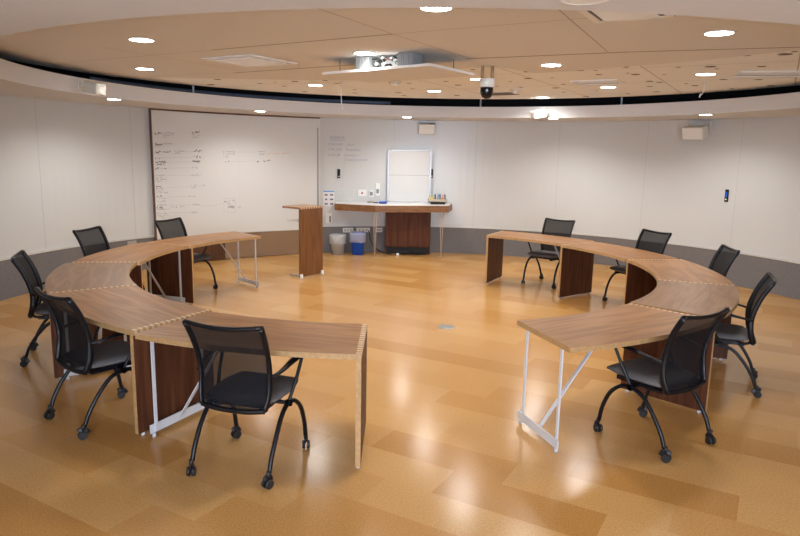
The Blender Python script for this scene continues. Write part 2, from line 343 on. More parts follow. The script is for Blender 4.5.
# soffit ring, ceiling, plenum
o = MB().arc(RF, WR+.3, ZS, ZF, 0, 360, 160).build('ceiling_soffit', M['soffit'], loc=(WC[0], WC[1], 0)); struct(o, 'pale ring shaped ceiling soffit', 'ceiling')
o = MB().arc(RF-.006, RF+.03, ZF-.014, ZF, 0, 360, 160).build('trim_2', M['soffit'], loc=(WC[0], WC[1], 0)); struct(o, 'thin lip on the upper edge of the soffit', 'trim')
CC = (.41, 6.42); CR = 4.68
o = MB().lathe([(0,0),(CR,0),(CR,.03),(0,.03)], seg=160).build('ceiling', M['ceiltile'], loc=(CC[0], CC[1], ZC)); struct(o, 'round white tiled ceiling with holes', 'ceiling')
for p in o.data.polygons: p.use_smooth = False
ceil = o
p = MB().lathe([(WR-.004, ZF+.002), (WR-.004, 3.25), (0, 3.25)], seg=120)
o = p.build('ceiling_plenum', M['plenum'], loc=(WC[0], WC[1], 0)); struct(o, 'black void above the ceiling edge', 'ceiling')
# soffit top painted black
o = MB().lathe([(RF+.05, ZF+.001), (WR-.01, ZF+.001)], seg=120).build('ceiling_ledge', M['plenum'], loc=(WC[0], WC[1], 0)); struct(o, 'black upper side of the soffit', 'ceiling')

# ceiling grid (rows run at -30 degrees)
E1 = Vector((math.cos(R(-30)), math.sin(R(-30)), 0)); E2 = Vector((.5, math.sqrt(3)/2, 0))
def gp(a, b): return E1*a + E2*b
def inside(v, m=.05): return math.hypot(v.x-CC[0], v.y-CC[1]) < CR-m
# beige panels: polygon, clipped by the ceiling disc
left = [(-.78,8.5),(-.2,8.1),(.45,7.2),(.94,6.87),(1.45,7.35),(1.9,7.0),(2.67,6.25),(3.2,5.5)]
poly = []
def discpt(a): return (CC[0]+(CR-.02)*math.cos(R(a)), CC[1]+(CR-.02)*math.sin(R(a)))
poly += [discpt(a) for a in range(152, 340, 4)] + [(4.2, 4.35)] + left[::-1]
o = MB().prism(poly, ZC-.008, ZC).build('ceiling_panels', M['ceilpanel']); struct(o, 'beige acoustic ceiling panels', 'ceiling')
pan = o
def joint(mb, p, q, w, z):
    d = (q-p).normalized(); s = Vector((-d.y, d.x, 0))*w/2
    mb.quad([p+s+Vector((0,0,z)), q+s+Vector((0,0,z)), q-s+Vector((0,0,z)), p-s+Vector((0,0,z))])
jd = MB(); jt = MB(); jw = MB()
zb = ZC-.009
joint(jd, Vector((-1.75,6.12,0)), Vector((-.09,5.13,0)), .018, zb)
joint(jd, Vector((-2.0,7.88,0)), Vector((-.53,6.95,0)), .026, zb)
joint(jd, Vector((.59,6.36,0)), Vector((1.9,5.77,0)), .03, zb); joint(jd, Vector((1.9,5.77,0)), Vector((4.4,4.93,0)), .026, zb)
for p, q in (((-3.6,7.2),(-1.75,6.12)), ((-.09,5.13),(.62,6.33)), ((-1.0,3.45),(-.09,5.13)), ((.55,3.4),(1.75,5.79)), ((-2.72,6.07),(-1.84,7.66)), ((-3.3,8.45),(-2.0,7.88)), ((-.09,5.13),(2.0,3.95)), ((-4.0,5.2),(-1.0,3.45))):
    joint(jt, Vector((*p,0)), Vector((*q,0)), .009, zb)
for b_ in (5.75, 7.1, 8.45, 9.8):
    seg = [gp(a/10, b_) for a in range(-100, 100)]
    seg = [v for v in seg if inside(v)]
    joint(jw, seg[0], seg[-1], .012, ZC-.0015)
for a_ in (-5.35, -4.0, -2.65, -1.3, .05, 1.4):
    seg = [gp(a_, b_/10) for b_ in range(0, 130)]
    seg = [v for v in seg if inside(v)]
    joint(jw, seg[0], seg[-1], .012, ZC-.0015)
for n, mb, mt, par in (('dark_joint', jd, 'gap', pan), ('fine_joint', jt, 'thin', pan), ('tile_joint', jw, 'tilejoint', ceil)):
    o = mb.build(n, M[mt])
    o.parent = par; o.matrix_parent_inverse = Matrix.Translation(par.location).inverted(); o['kind'] = 'structure'
h = MB()
for x, y, r in HOLES:
    if inside(Vector((x, y, 0)), .1):
        h.lathe([(r, .0), (0, .0)], (x, y, ZC-.002), 14)
o = h.build('tile_hole', M['hole']); o.parent = ceil; o.matrix_parent_inverse = Matrix.Translation(ceil.location).inverted(); o['kind'] = 'structure'

# entrance end behind the camera
arcp = [tuple(wp(a, WR+.3, 0)[:2]) for a in range(240, 301, 4)]
xl, xr = arcp[0][0], arcp[-1][0]
o = MB().prism([(-2.6,-3.6), (3.44,-3.6), (3.44, arcp[-1][1])] + arcp[::-1] + [(-2.6, arcp[0][1])], ZS, ZS+.1).build('ceiling_entrance', M['soffit']); struct(o, 'flat pale ceiling over the entrance', 'ceiling')
yL = wp(240, WR, 0)
o = MB().box((-2.45, -.65, 1.25), (.12, 5.9, 2.51)).build('wall_front_left', M['extwall']); struct(o, 'plain side wall left of the entrance', 'wall')
o = MB().box((3.29, -.65, 1.25), (.12, 5.9, 2.51)).build('wall_front_right', M['extwall']); struct(o, 'plain side wall right of the entrance', 'wall')
w = MB()
w.box((.42,-3.6,.4), (5.7,.12,.8)); w.box((.42,-3.6,2.45), (5.7,.12,.11))
for x in (-2.3, -.52, 1.36, 3.14): w.box((x,-3.6,1.6), (.2 if abs(x-.42)>1 else .1,.12,1.6))
o = w.build('wall_front', M['extwall']); struct(o, 'window wall behind the entrance', 'wall')
for i, (x0, x1) in enumerate(((-2.2,-.57),(-.47,1.31),(1.41,3.04))):
    fr = MB(); cx, wd = (x0+x1)/2, x1-x0
    fr.box((cx,-3.6,.82),(wd,.06,.04)).box((cx,-3.6,2.38),(wd,.06,.04)).box((x0+.02,-3.6,1.6),(.04,.06,1.52)).box((x1-.02,-3.6,1.6),(.04,.06,1.52))
    o = fr.build('window_%d' % (i+1), M['alu']); struct(o, 'aluminium framed window behind the entrance', 'window')
    g = MB().box((cx,-3.6,1.6),(wd-.08,.008,1.52)).build('pane', M['pane'], o); g['kind'] = 'structure'

# ------------------------------------------------------------------ curved desks
def make_desk(name, label):
    rm = 3.0; half = 12.98
    t = thing(name, label, 'desk', group='curved walnut desks forming the ring')
    def P(r, a, z, off=0):                                  # off = metres along the tangent
        a = R(a); return Vector((r*math.cos(a)-rm - off*math.sin(a), r*math.sin(a) + off*math.cos(a), z))
    mb = MB(); n = 14
    rows = []
    for i in range(n+1):
        a = -half + 2*half*i/n
        rows.append([mb.bm.verts.new(P(r, a, z)) for r, z in ((RI,HT-.034),(RO,HT-.034),(RO,HT),(RI,HT))])
    for i in range(n):
        A, B = rows[i], rows[i+1]
        for k in range(4): mb.bm.faces.new((A[k], B[k], B[(k+1)%4], A[(k+1)%4])).material_index = 1 if k in (1,3) else 0
    mb.bm.faces.new(rows[0]).material_index = 1; mb.bm.faces.new(rows[-1][::-1]).material_index = 1
    mb.build('desktop', [M['top'], M['ply']], t)
    # end panel: flush with the end of the top
    pm = MB(); th = .032
    q = [P(RI,half,0,-th), P(RO,half,0,-th), P(RO,half,0), P(RI,half,0)]
    A = [pm.bm.verts.new((v.x, v.y, .025)) for v in q]; B = [pm.bm.verts.new((v.x, v.y, HT-.034)) for v in q]
    pm.bm.faces.new(A[::-1]).material_index = 1; pm.bm.faces.new(B)
    for k in range(4): pm.bm.faces.new((A[k], A[(k+1)%4], B[(k+1)%4], B[k])).material_index = 1 if k in (1,3) else 0
    po = pm.build('end_panel', [M['panel'], M['ply']], t)
    for r in (RI+.05, RO-.05): v = P(r, half, 0, -th/2); MB().cyl((v.x,v.y,.0), (v.x,v.y,.026), .014, seg=12).build('leveller', M['foot'], po)
    # box joint fingers of the panel showing in the top
    fj = MB(); ang = R(half); nf = 15
    for k in range(nf):
        r = RI + (k+.5)*(RO-RI)/nf
        v = P(r, half, HT-.017, -th/2+.0004)
        fj.box(v, (.022, th, .0352), ang)
    fj.build('finger_joint', M['finger'], po)
    # white steel frame at the other end
    r0, r1 = RI+.12, RO-.115
    side = Vector((math.cos(R(-half)), math.sin(R(-half)), 0)); tan = Vector((-math.sin(R(-half)), math.cos(R(-half)), 0))
    fo = MB().bar(P(RI+.075,-half,.06,.008), P(RO-.075,-half,.06,.008), .06, .009, (0,0,1)).build('frame_foot_bar', M['steel'], t)
    for r in (RI+.10, RO-.10): v = P(r,-half,0,.014); MB().cyl((v.x,v.y,0), (v.x,v.y,.032), .013, seg=12).build('leveller', M['foot'], fo)
    for r in (r0, r1):
        MB().bar(P(r,-half,.04,.020), P(r,-half,HT-.034,.020), .022, .011, side).build('frame_leg', M['steel'], t)
    MB().bar(P((r0+r1)/2,-half,.06,.019), P((r0+r1)/2+.02,-half,HT-.034,.46), .028, .009, side).build('frame_brace', M['steel'], t)
    MB().box(P((r0+r1)/2,-half,HT-.037,.06), (RO-RI-.08,.04,.005), R(-half)).build('mounting_plate', M['steel'], t)
    return t
DESKS = [(-2.573,8.48,148.2,'left ring desk with open steel frame end nearest the lectern'),
         (-3.035,7.197,175.05,'second left ring desk, between the lectern end desk and the leftmost desk'),
         (-2.869,5.844,202.29,'leftmost ring desk, wedge top with swirling grain and a grey light sheen put into its colour'),
         (-2.099,4.725,227.34,'left ring desk behind the chair at centre left, before the end desk'),
         (-0.892,4.05,257.26,'near left end desk, upright plank panel at its free end in front'),
         (1.973,9.285,49,'far right end desk with upright plank panel at its free end'),
         (2.744,8.126,23.3,'second right ring desk, counted from the far end panel'),
         (2.976,6.746,-5.38,'rightmost ring desk in the middle of the right arc'),
         (2.544,5.45,-31.3,'right ring desk with swirling grain and a grey light sheen put into its colour, beside the near end desk'),
         (1.57,4.453,-58.64,'near right end desk, white steel frame at its free end')]
def place(r, a, z=0): return Vector((RC[0]+r*math.cos(R(a)), RC[1]+r*math.sin(R(a)), z))
proto = make_desk('curved_desk', DESKS[0][3])
for i, (dx, dy, a, lab) in enumerate(DESKS):
    o = proto if i == 0 else dup(proto, (0,0,0), 0, lab)
    o.location = (dx, dy, .0005*(i % 2)); o.rotation_euler = (0, 0, R(a))
    if i in (2, 8):
        for ch in o.children:
            if ch.name.startswith('desktop'):
                ch.material_slots[0].link = 'OBJECT'; ch.material_slots[0].material = M['topfig_sheen']

# ------------------------------------------------------------------ chairs
def make_chair(name, label):
    t = thing(name, label, 'chair', group='black mesh chairs round the ring')
    # seat cushion: rounded slab with a waterfall front
    mb = MB(); nx, ny = 12, 12; W2, D0, D1 = .238, -.19, .295
    top, bot = {}, {}
    for i in range(nx+1):
        for j in range(ny+1):
            u, v = -1+2*i/nx, -1+2*j/ny
            # squircle the outline
            uu = u*math.sqrt(1-.28*v*v); vv = v*math.sqrt(1-.22*u*u)
            x = uu*W2; y = (D0+D1)/2 + vv*(D1-D0)/2
            e = max(abs(u), abs(v)); edge = max(0, (e-.72)/.28)
            z = .490 - .022*edge**2 - .018*max(0, v-.4)**2 + .006*abs(u)**2 - .004*(1-v)
            zb = .436 + .012*edge**2
            top[i,j] = mb.bm.verts.new((x, y, z)); bot[i,j] = mb.bm.verts.new((x*(.985 if e < 1 else 1), y, zb if e < 1 else z-.012))
    for i in range(nx):
        for j in range(ny):
            for D, rev in ((top, 0), (bot, 1)):
                q = [D[i,j], D[i+1,j], D[i+1,j+1], D[i,j+1]]
                f = mb.bm.faces.new(q[::-1] if rev else q); f.smooth = True
    for i in range(nx):
        for j in (0, ny): f = mb.bm.faces.new((top[i,j], top[i+1,j], bot[i+1,j], bot[i,j])); f.smooth = True
    for j in range(ny):
        for i in (0, nx): f = mb.bm.faces.new((top[i,j], top[i,j+1], bot[i,j+1], bot[i,j])); f.smooth = True
    mb.build('seat', M['seat'], t)
    # under-seat frame
    u = MB(); u.tube([(-.235,.03,.40),(.235,.03,.40)], .013, 10, smooth=0)
    u.box((0,.03,.415),(.30,.30,.022)); u.box((-.15,.03,.408),(.03,.36,.03)); u.box((.15,.03,.408),(.03,.36,.03))
    u.tube([(-.16,-.1,.41),(-.17,-.17,.42),(-.17,-.195,.455)], .012, 8); u.tube([(.16,-.1,.41),(.17,-.17,.42),(.17,-.195,.455)], .012, 8)
    u.build('seat_frame', M['blk'], t, bevel=.003)
    # backrest
    side = [(.203,-.205,.432),(.220,-.180,.52),(.221,-.172,.62),(.225,-.190,.72),(.231,-.234,.84),(.237,-.296,.952)]
    bow = [-.018,-.030,-.032,-.030,-.028,-.026]; sag = [-.012,0,0,0,0,-.016]
    L_ = [Vector((-x,y,z)) for x,y,z in side]; R_ = [Vector(p) for p in side]
    topm = Vector((0, side[-1][1]+bow[-1], side[-1][2]+sag[-1])); botm = Vector((0, side[0][1]+bow[0], side[0][2]+sag[0]))
    fb = MB()
    fb.tube(R_, lambda q: (.0235-.004*q, .0135), 10, smooth=4)
    fb.tube(L_, lambda q: (.0235-.004*q, .0135), 10, smooth=4)
    fb.tube([L_[-1], (L_[-1]*.5+topm*.5)+Vector((0,-.006,-.004)), topm, (R_[-1]*.5+topm*.5)+Vector((0,-.006,-.004)), R_[-1]], .0135, 10, smooth=4)
    fb.tube([L_[0], (L_[0]*.5+botm*.5)+Vector((0,-.006,-.004)), botm, (R_[0]*.5+botm*.5)+Vector((0,-.006,-.004)), R_[0]], .0155, 10, smooth=4)
    fb.build('back_frame', M['blk'], t)
    mm = MB(); rows = []
    Rs = catmull(R_, 3); nb = len(Rs)
    for i, p in enumerate(Rs):
        q = i/(nb-1)*(len(bow)-1); k = min(int(q), len(bow)-2); fr = q-k
        bw = bow[k]*(1-fr)+bow[k+1]*fr; sg = sag[k]*(1-fr)+sag[k+1]*fr
        rows.append([mm.bm.verts.new((p.x*s, p.y + bw*(1-s*s), p.z + sg*(1-s*s))) for s in [x/5 for x in range(-5,6)]])
    for A, B in zip(rows, rows[1:]):
        for k in range(10): f = mm.bm.faces.new((A[k], A[k+1], B[k+1], B[k])); f.smooth = True
    mm.build('backrest', M['mesh'], t)
    for s in (-1, 1):
        a = MB()
        a.tube([(s*.24,.03,.40),(s*.262,.095,.53),(s*.272,.15,.635),(s*.272,.155,.662),(s*.272,.125,.675),(s*.270,.02,.668),(s*.262,-.10,.648),(s*.236,-.178,.632)],
               lambda q: (.011 + .012*max(0, 1-abs(q-.66)/.26), .0105 - .003*max(0, 1-abs(q-.66)/.26)), 10, smooth=5)
        a.build('armrest', M['blk'], t)
    for s in (-1, 1):
        for path, cast in (([(.238,.03,.40),(.245,.105,.388),(.25,.185,.318),(.25,.24,.20),(.25,.262,.085)], (.25,.268)),
                           ([(.238,.03,.40),(.245,-.065,.368),(.25,-.155,.275),(.25,-.225,.165),(.25,-.256,.085)], (.25,-.268))):
            l = MB(); l.tube([(s*x, y, z) for x, y, z in path], .0142, 10, smooth=5)
            l.cyl((s*.225,.03,.40), (s*.26,.03,.40), .02, seg=12)
            lo = l.build('leg', M['blk'], t)
            c = MB(); cx, cy = s*cast[0], cast[1]
            c.cyl((cx,cy,.062),(cx,cy,.10),.013,.012,12)
            tw = R(25*s if cast[1] > 0 else -20*s); d = Vector((math.cos(tw), math.sin(tw), 0)); f_ = Vector((-d.y, d.x, 0))
            cc = Vector((cx, cy, .029)) - f_*.008
            for k in (-1, 1): c.cyl(cc+d*(k*.007), cc+d*(k*.024), .029, .026 , 18)
            c.tube([cc+f_*.031+Vector((0,0,.004)), cc+f_*.022+Vector((0,0,.026)), cc+Vector((0,0,.035)), cc-f_*.022+Vector((0,0,.026))], (.022,.004), 8, smooth=3)
            c.build('castor', M['rubber'], lo)
    return t
CHAIRS = [(-105.0, 3.305, 0, 'black mesh chair in the left foreground, its back to the viewer'),
          (149.8, 3.28, 8, 'black mesh chair in front of the written whiteboard'),
          (170.6, 3.40, 0, 'black mesh chair at the left wall, seen above the desk, beyond the leftmost chair'),
          (-158.4, 3.29, 0, 'leftmost black mesh chair, cut close to the frame edge'),
          (-128.6, 3.29, 0, 'black mesh chair at the left arc, beside the foreground chair'),
          (48.9, 3.44, 0, 'black mesh chair at the far right end desk, nearest the back counter'),
          (23.6, 3.42, 0, 'black mesh chair behind the second desk of the right arc, beside the farthest one'),
          (1.2, 3.35, -9, 'black mesh chair of which only the back shows over the rightmost desk'),
          (-29.4, 3.25, 4, 'rightmost black mesh chair with grey seat, beside the right wall'),
          (-56.4, 3.285, 0, 'black mesh chair in the right foreground at the near end desk')]
pc = make_chair('mesh_chair', CHAIRS[0][3])
for i, (a, r, tw, lab) in enumerate(CHAIRS):
    o = pc if i == 0 else dup(pc, (0,0,0), 0, lab)
    o.location = place(r, a); o.rotation_euler = (0, 0, R(a + 90 + tw))

# ------------------------------------------------------------------ lectern
lx = Vector((.26,.35,0)).normalized(); ly = Vector((-lx.y, lx.x, 0))      # ly: towards the reader
la = math.atan2(lx.y, lx.x)
LB = Vector((-1.49,9.52,0))
t = thing('lectern', 'walnut lectern with cantilevered top and clear shelf standing before the whiteboard', 'lectern', LB, la)
MB().box((.24,.016,.54),(.48,.032,1.02)).build('front_panel', [M['lectern']], t, bevel=.002)
MB().box((.24,.19,1.062),(.48,.38,.028)).build('lectern_top', M['lecterntop'], t, bevel=.002)
fj = MB()
for k in range(9): fj.box((.026+.0535*k,.0155,1.0622),(.022,.0322,.0292))
fj.build('finger_joint', M['finger'], t)
MB().box((.24,.17,.86),(.44,.28,.012)).build('acrylic_shelf', M['acrylic'], t)
for x in (.06, .42): MB().cyl((x,.055,.03),(x,.055,1.048),.011).build('support_post', M['alu'], t)
for x in (.04, .44): MB().box((x,.13,.035),(.035,.24,.018)).build('base_foot', M['alu'], t, bevel=.003)
for x in (.01, .46):
    c = MB(); c.box((x,-.008,.045),(.05,.02,.06)); c.cyl((x-.012,-.012,.022),(x+.012,-.012,.022),.022); c.build('castor', M['white'], t, bevel=.004)

# ------------------------------------------------------------------ sliding whiteboard
t = thing('whiteboard', 'large curved sliding whiteboard covered with handwritten lists', 'whiteboard', (WC[0], WC[1], 0))
RB = 5.355
MB().arc(RB, RB+.035, .475, 2.495, 111.1, 143.6, 40).build('writing_surface', M['board'], t)
MB().arc(RB-.004, RB+.04, .44, 2.5, 143.6, 143.76, 1).build('edge_trim', M['woodtrim'], t)
MB().arc(RB-.003, RB+.04, 2.478, 2.503, 111.1, 143.6, 40).build('top_track', M['woodtrim'], t)
MB().arc(RB-.006, RB+.04, .455, .475, 111.1, 143.6, 40).build('marker_ledge', M['cap'], t)
MB().arc(RB-.004, RB+.04, .455, 2.5, 110.95, 111.1, 1).build('end_strip', M['cap'], t)
MB().arc(RB-.022, RB-.002, .84, 2.32, 111.5, 111.68, 1).build('pull_bar', M['alu'], t)
MB().arc(RB-.001, RB, .476, 2.47, 127.3, 127.325, 1).build('centre_seam', M['inkfaint'], t)
MB().arc(RB+.01, RB+.03, .01, .455, 113.2, 130.4, 20).build('kick_plate', M['bronze'], t)
MB().arc(RB+.01, RB+.03, .01, .455, 130.5, 143.6, 16).build('kick_board', M['kickwood'], t)
rnd = random.Random(3)
SM = {'b': MB(), 't': MB(), 'l': MB(), 'o': MB()}
def ap(a, z): return Vector((RB*math.cos(R(a)), RB*math.sin(R(a)), z)) * 1
def stroke(mb, pts, w):
    rr = RB-.0012
    P_ = [(a, z) for a, z in pts]
    for (a0, z0), (a1, z1) in zip(P_, P_[1:]):
        dx = -(a1-a0)*PI/180*RB; dz = z1-z0; l = math.hypot(dx, dz) or 1
        nx, nz = -dz/l*w/2, dx/l*w/2
        def v(a, z, s): 
            aa = R(a - math.degrees(nx*s/RB)); return (rr*math.cos(aa), rr*math.sin(aa), z+nz*s)
        mb.quad([v(a0,z0,1), v(a1,z1,1), v(a1,z1,-1), v(a0,z0,-1)])
for k, a0, z0, a1, z1 in STROKES:
    if k == 'l': stroke(SM['l'], [(a0,z0),(a1,z1)], .005); continue
    n = max(3, int(abs(a1-a0)*RB*PI/180/.014)); hgt = (.02 if k == 'b' else .014)
    pts = []
    for i in range(n+1):
        f_ = i/n
        if rnd.random() < .12 and len(pts) > 1:
            stroke(SM[k], pts, .0085 if k == 'b' else .005); pts = []; continue
        pts.append((a0+(a1-a0)*f_, z0+(z1-z0)*f_ + hgt*(rnd.random()-.5)*1.6 + (hgt*.5 if i % 2 else -hgt*.5)))
    if len(pts) > 1: stroke(SM[k], pts, .0085 if k == 'b' else .005)
for k, n, mt in (('b','bold_handwriting','ink'), ('t','fine_handwriting','inklight'), ('l','ruled_line','inkline'), ('o','orange_handwriting','inkorange')):
    SM[k].build(n, M[mt], t)

# agenda handwriting on the bare wall (text turned into thin strokes bent to the wall)
def wall_text(txts, name, mat, radius):
    mb = MB()
    for s, a0, z0, width, size in txts:
        cu = bpy.data.curves.new('lettering', 'FONT'); cu.body = s; cu.size = size; cu.shear = .15; cu.offset = -.0006
        to = bpy.data.objects.new('lettering', cu); COL.objects.link(to)
        dg = bpy.context.evaluated_depsgraph_get(); me = to.evaluated_get(dg).to_mesh()
        xs = [v.co.x for v in me.vertices]; sx = width/max(xs)
        vs = []
        for v in me.vertices:
            a = R(a0) - v.co.x*sx/radius
            vs.append(mb.bm.verts.new((radius*math.cos(a), radius*math.sin(a), z0+v.co.y)))
        for p_ in me.polygons:
            try: mb.bm.faces.new([vs[i] for i in p_.vertices])
            except ValueError: pass
        to.evaluated_get(dg).to_mesh_clear(); bpy.data.objects.remove(to); bpy.data.curves.remove(cu)
    return mb.build(name, mat, loc=(WC[0], WC[1], 0))
o = wall_text([('AGENDA',109.0,2.125,.28,.085), ('12:30-12:45  -  Lunch',109.4,2.01,.50,.065), ('12:45-12:45  -  Presentation',109.4,1.915,.62,.065),
               ('12:45-1:00  -  Questions +',109.4,1.815,.58,.065), ('Cataloging system',105.9,1.735,.42,.06)], 'agenda_handwriting', M['inkblue'], WR-.002)
_w = bpy.data.objects['wall_back']; o.parent = _w; o.matrix_parent_inverse = Matrix.Translation(_w.location).inverted(); o['kind'] = 'structure'
u_ = MB().arc(WR-.002, WR-.001, 2.10, 2.106, 105.95, 109.0, 4).build('underline', M['inkblue'], o); u_['kind'] = 'structure'

# ------------------------------------------------------------------ back counter and what is on it
t = thing('back_counter', 'white topped wall counter with walnut edge and slim legs at the back', 'counter', (0,0,0))
back = [tuple(wp(a, WR-.04, 0)[:2]) for a in (84.2, 88, 92, 96, 100, 104, 107.8)]
front = [(-1.215,11.90), (-.47,11.64), (.865,11.88)]
poly = front + back
MB().prism(poly, .945, .968).build('countertop', M['countertop'], t)
fm = MB(); q = [Vector((*p, 0)) for p in [back[-1]] + front + [back[0]]]
for a, b_ in zip(q, q[1:]):
    d = (b_-a).normalized(); fm.bar((a+b_)/2 - d*(b_-a).length/2 + Vector((0,0,.893)), (a+b_)/2 + d*(b_-a).length/2 + Vector((0,0,.893)), .118, .022, (0,0,1))
fm.build('edge_board', M['fascia'], t)
for x, y in ((-.47,11.72), (.76,11.95)):
    l = MB(); l.cyl((x-.028,y,.85),(x-.004,y,.0),.006,.005,10); l.cyl((x+.028,y,.85),(x+.004,y,.0),.006,.005,10); l.cyl((x,y,0),(x,y,.012),.018,seg=12)
    l.build('leg', M['brass'], t)
t = thing('cabinet', 'dark walnut two door cabinet under the back counter', 'cabinet', (.135,12.2,0))
cw = .86
bd = MB(); bd.box((-cw/2+.012,.09,.42),(.024,.20,.84)); bd.box((cw/2-.012,.09,.42),(.024,.20,.84)); bd.box((0,.09,.135),(cw,.2,.02)); bd.box((0,.18,.42),(cw,.02,.82)); bd.box((0,.09,.828),(cw,.2,.02))
bd.build('cabinet_body', M['cabinet'], t)
MB().box((0,.08,.062),(cw-.05,.16,.124)).build('toe_recess', M['blkmat'], t)
for s in (-1, 1): MB().box((s*cw/4,-.02,.49),(cw/2-.006,.02,.69)).build('door', M['cabinet'], t, bevel=.002)
t = thing('easel_board', 'white two section presentation board with grey frame standing on the back counter', 'whiteboard', (.14,12.36,.969))
w2, hb = .80, .985
fr = MB(); fr.box((-w2/2,0,hb/2),(.03,.04,hb)).box((w2/2,0,hb/2),(.03,.04,hb)).box((0,0,hb-.01),(w2,.04,.02)).box((0,0,.01),(w2,.04,.02))
fr.build('frame', M['alu'], t)
MB().box((0,0,.745),(w2-.03,.024,.46)).build('upper_panel', M['easel'], t)
MB().box((0,0,.265),(w2-.03,.024,.49)).build('lower_panel', M['easel'], t)
MB().box((0,-.002,.512),(w2-.03,.028,.01)).build('divider', M['alu'], t)
t = thing('marker_tray', 'pale tray of markers and sponge on the right end of the back counter', 'tray', (.67,12.1,1.003))
tr = MB(); tr.box((0,0,.006),(.34,.14,.012)).box((0,-.065,.03),(.34,.01,.06)).box((0,.065,.03),(.34,.01,.06)).box((-.165,0,.03),(.01,.14,.06)).box((.165,0,.03),(.01,.14,.06))
tr.build('tray_body', M['traywood'], t)
for i in range(5):
    x = -.04+.046*i; mt = ['ink','posterblue','ink','inkorange','ink'][i]
    o = MB().cyl((.0,0,0),(.012*(1 if i % 2 else -.3),.01,.13),.012,seg=10).build('marker', M[mt], loc=(.67+x,12.08,1.018))
    tag(o, ['black marker standing leftmost in the counter tray','blue marker among the black ones in the counter tray','black marker in the middle of the counter tray','orange marker near the right of the counter tray','black marker standing rightmost in the counter tray'][i], 'marker', 'markers in the counter tray')
o = MB().box((0,0,.045),(.08,.05,.09)).build('sponge', M['yellow'], bevel=.01, loc=(.56,12.1,1.0165)); o.rotation_euler = (0, 0, R(8)); tag(o, 'yellow sponge at the left end of the marker tray', 'sponge')
o = MB().box((0,0,.016),(.26,.16,.032)).build('media_player', M['blkmat'], bevel=.004, loc=(.68,12.06,.969)); tag(o, 'flat black box under the marker tray on the counter', 'electronics')
o = MB().lathe([(0,0),(.07,0),(.075,.012),(.055,.03),(.02,.038),(0,.038)]).build('speaker_puck', M['alu'], loc=(-.57,12.1,.969)); tag(o, 'silver round puck on the left of the back counter', 'electronics')
e_ = thing('board_eraser', 'blue board eraser lying on the back counter', 'eraser', (-.34,11.95,.969), R(8))
MB().box((0,0,.009),(.14,.05,.018)).build('felt', M['ink'], e_); MB().box((0,0,.029),(.15,.055,.022)).build('grip', M['blue'], e_, bevel=.006)
o = MB().box((0,0,.01),(.09,.035,.02)).build('felt_pad', M['ink'], bevel=.004, loc=(-.47,12.0,.969)); tag(o, 'small dark pad beside the blue eraser on the counter', 'eraser')

# ------------------------------------------------------------------ bins
def bin_(name, label, x, y, body, liner, r0=.105, r1=.135, h=.36):
    t = thing(name, label, 'bin', (x, y, 0))
    MB().lathe([(0,.004),(r0,.004),(r1,h),(r1+.008,h),(r1+.008,h-.012),(r1+.004,h-.012),(r0+.005,0),(0,0)], seg=28).build('bin_body', body, t)
    b = MB(); prof = []
    b.lathe([(r1-.02,h-.14),(r1-.004,h+.002),(r1+.014,h+.014),(r1+.024,h-.02),(r1+.018,h-.08),(r1+.026,h-.15),(r1+.006,h-.165)], seg=28)
    lr = random.Random(int(x*100))
    for v in b.bm.verts:
        k = 1 + lr.uniform(-.035,.035); v.co.x *= k; v.co.y *= k; v.co.z += lr.uniform(-.008,.008)
    b.build('bin_liner', liner, t)
    return t
bin_('waste_bin', 'grey translucent waste bin with clear liner against the back wall', -1.175, 11.98, M['bingrey'], M['liner'])
t = thing('recycling_bin', 'blue recycling bin with liner beside the grey bin', 'bin', (-.80,12.0,0))
bb = MB(); A = []
prof = [(.10,.085,0),(.125,.105,.40),(.132,.112,.40),(.132,.112,.385)]
rings = []
for sx, sy, z in prof:
    ring = []
    for k in range(28):
        a = 2*PI*k/28; c_, s_ = math.cos(a), math.sin(a); e = .45
        ring.append(bb.bm.verts.new((sx*abs(c_)**e*(1 if c_ > 0 else -1), sy*abs(s_)**e*(1 if s_ > 0 else -1), z)))
    rings.append(ring)
for A, B in zip(rings, rings[1:]):
    for k in range(28): f = bb.bm.faces.new((A[k], A[(k+1)%28], B[(k+1)%28], B[k])); f.smooth = True
bb.bm.faces.new(rings[0][::-1])
bb.build('bin_body', M['blue'], t)
b = MB(); rings = []
for sx, sy, z in ((.118,.098,.36),(.13,.11,.41),(.146,.126,.425),(.158,.138,.38),(.150,.13,.30),(.152,.13,.245),(.138,.118,.235)):
    ring = []
    for k in range(28):
        a = 2*PI*k/28; c_, s_ = math.cos(a), math.sin(a); e = .5; j = 1+rnd.uniform(-.03,.03)
        ring.append(b.bm.verts.new((j*sx*abs(c_)**e*(1 if c_ > 0 else -1), j*sy*abs(s_)**e*(1 if s_ > 0 else -1), z+rnd.uniform(-.008,.008))))
    rings.append(ring)
for A, B in zip(rings, rings[1:]):
    for k in range(28): f = b.bm.faces.new((A[k], A[(k+1)%28], B[(k+1)%28], B[k])); f.smooth = True
b.build('bin_liner', M['blueliner'], t)

# ------------------------------------------------------------------ things on the wall
def on_wall(name, label, cat, a, z, group=None, r=WR):
    v = wp(a, r, z); return thing(name, label, cat, v, R(a+90), group)       # local x along the wall, -y... +y towards outside is local -y
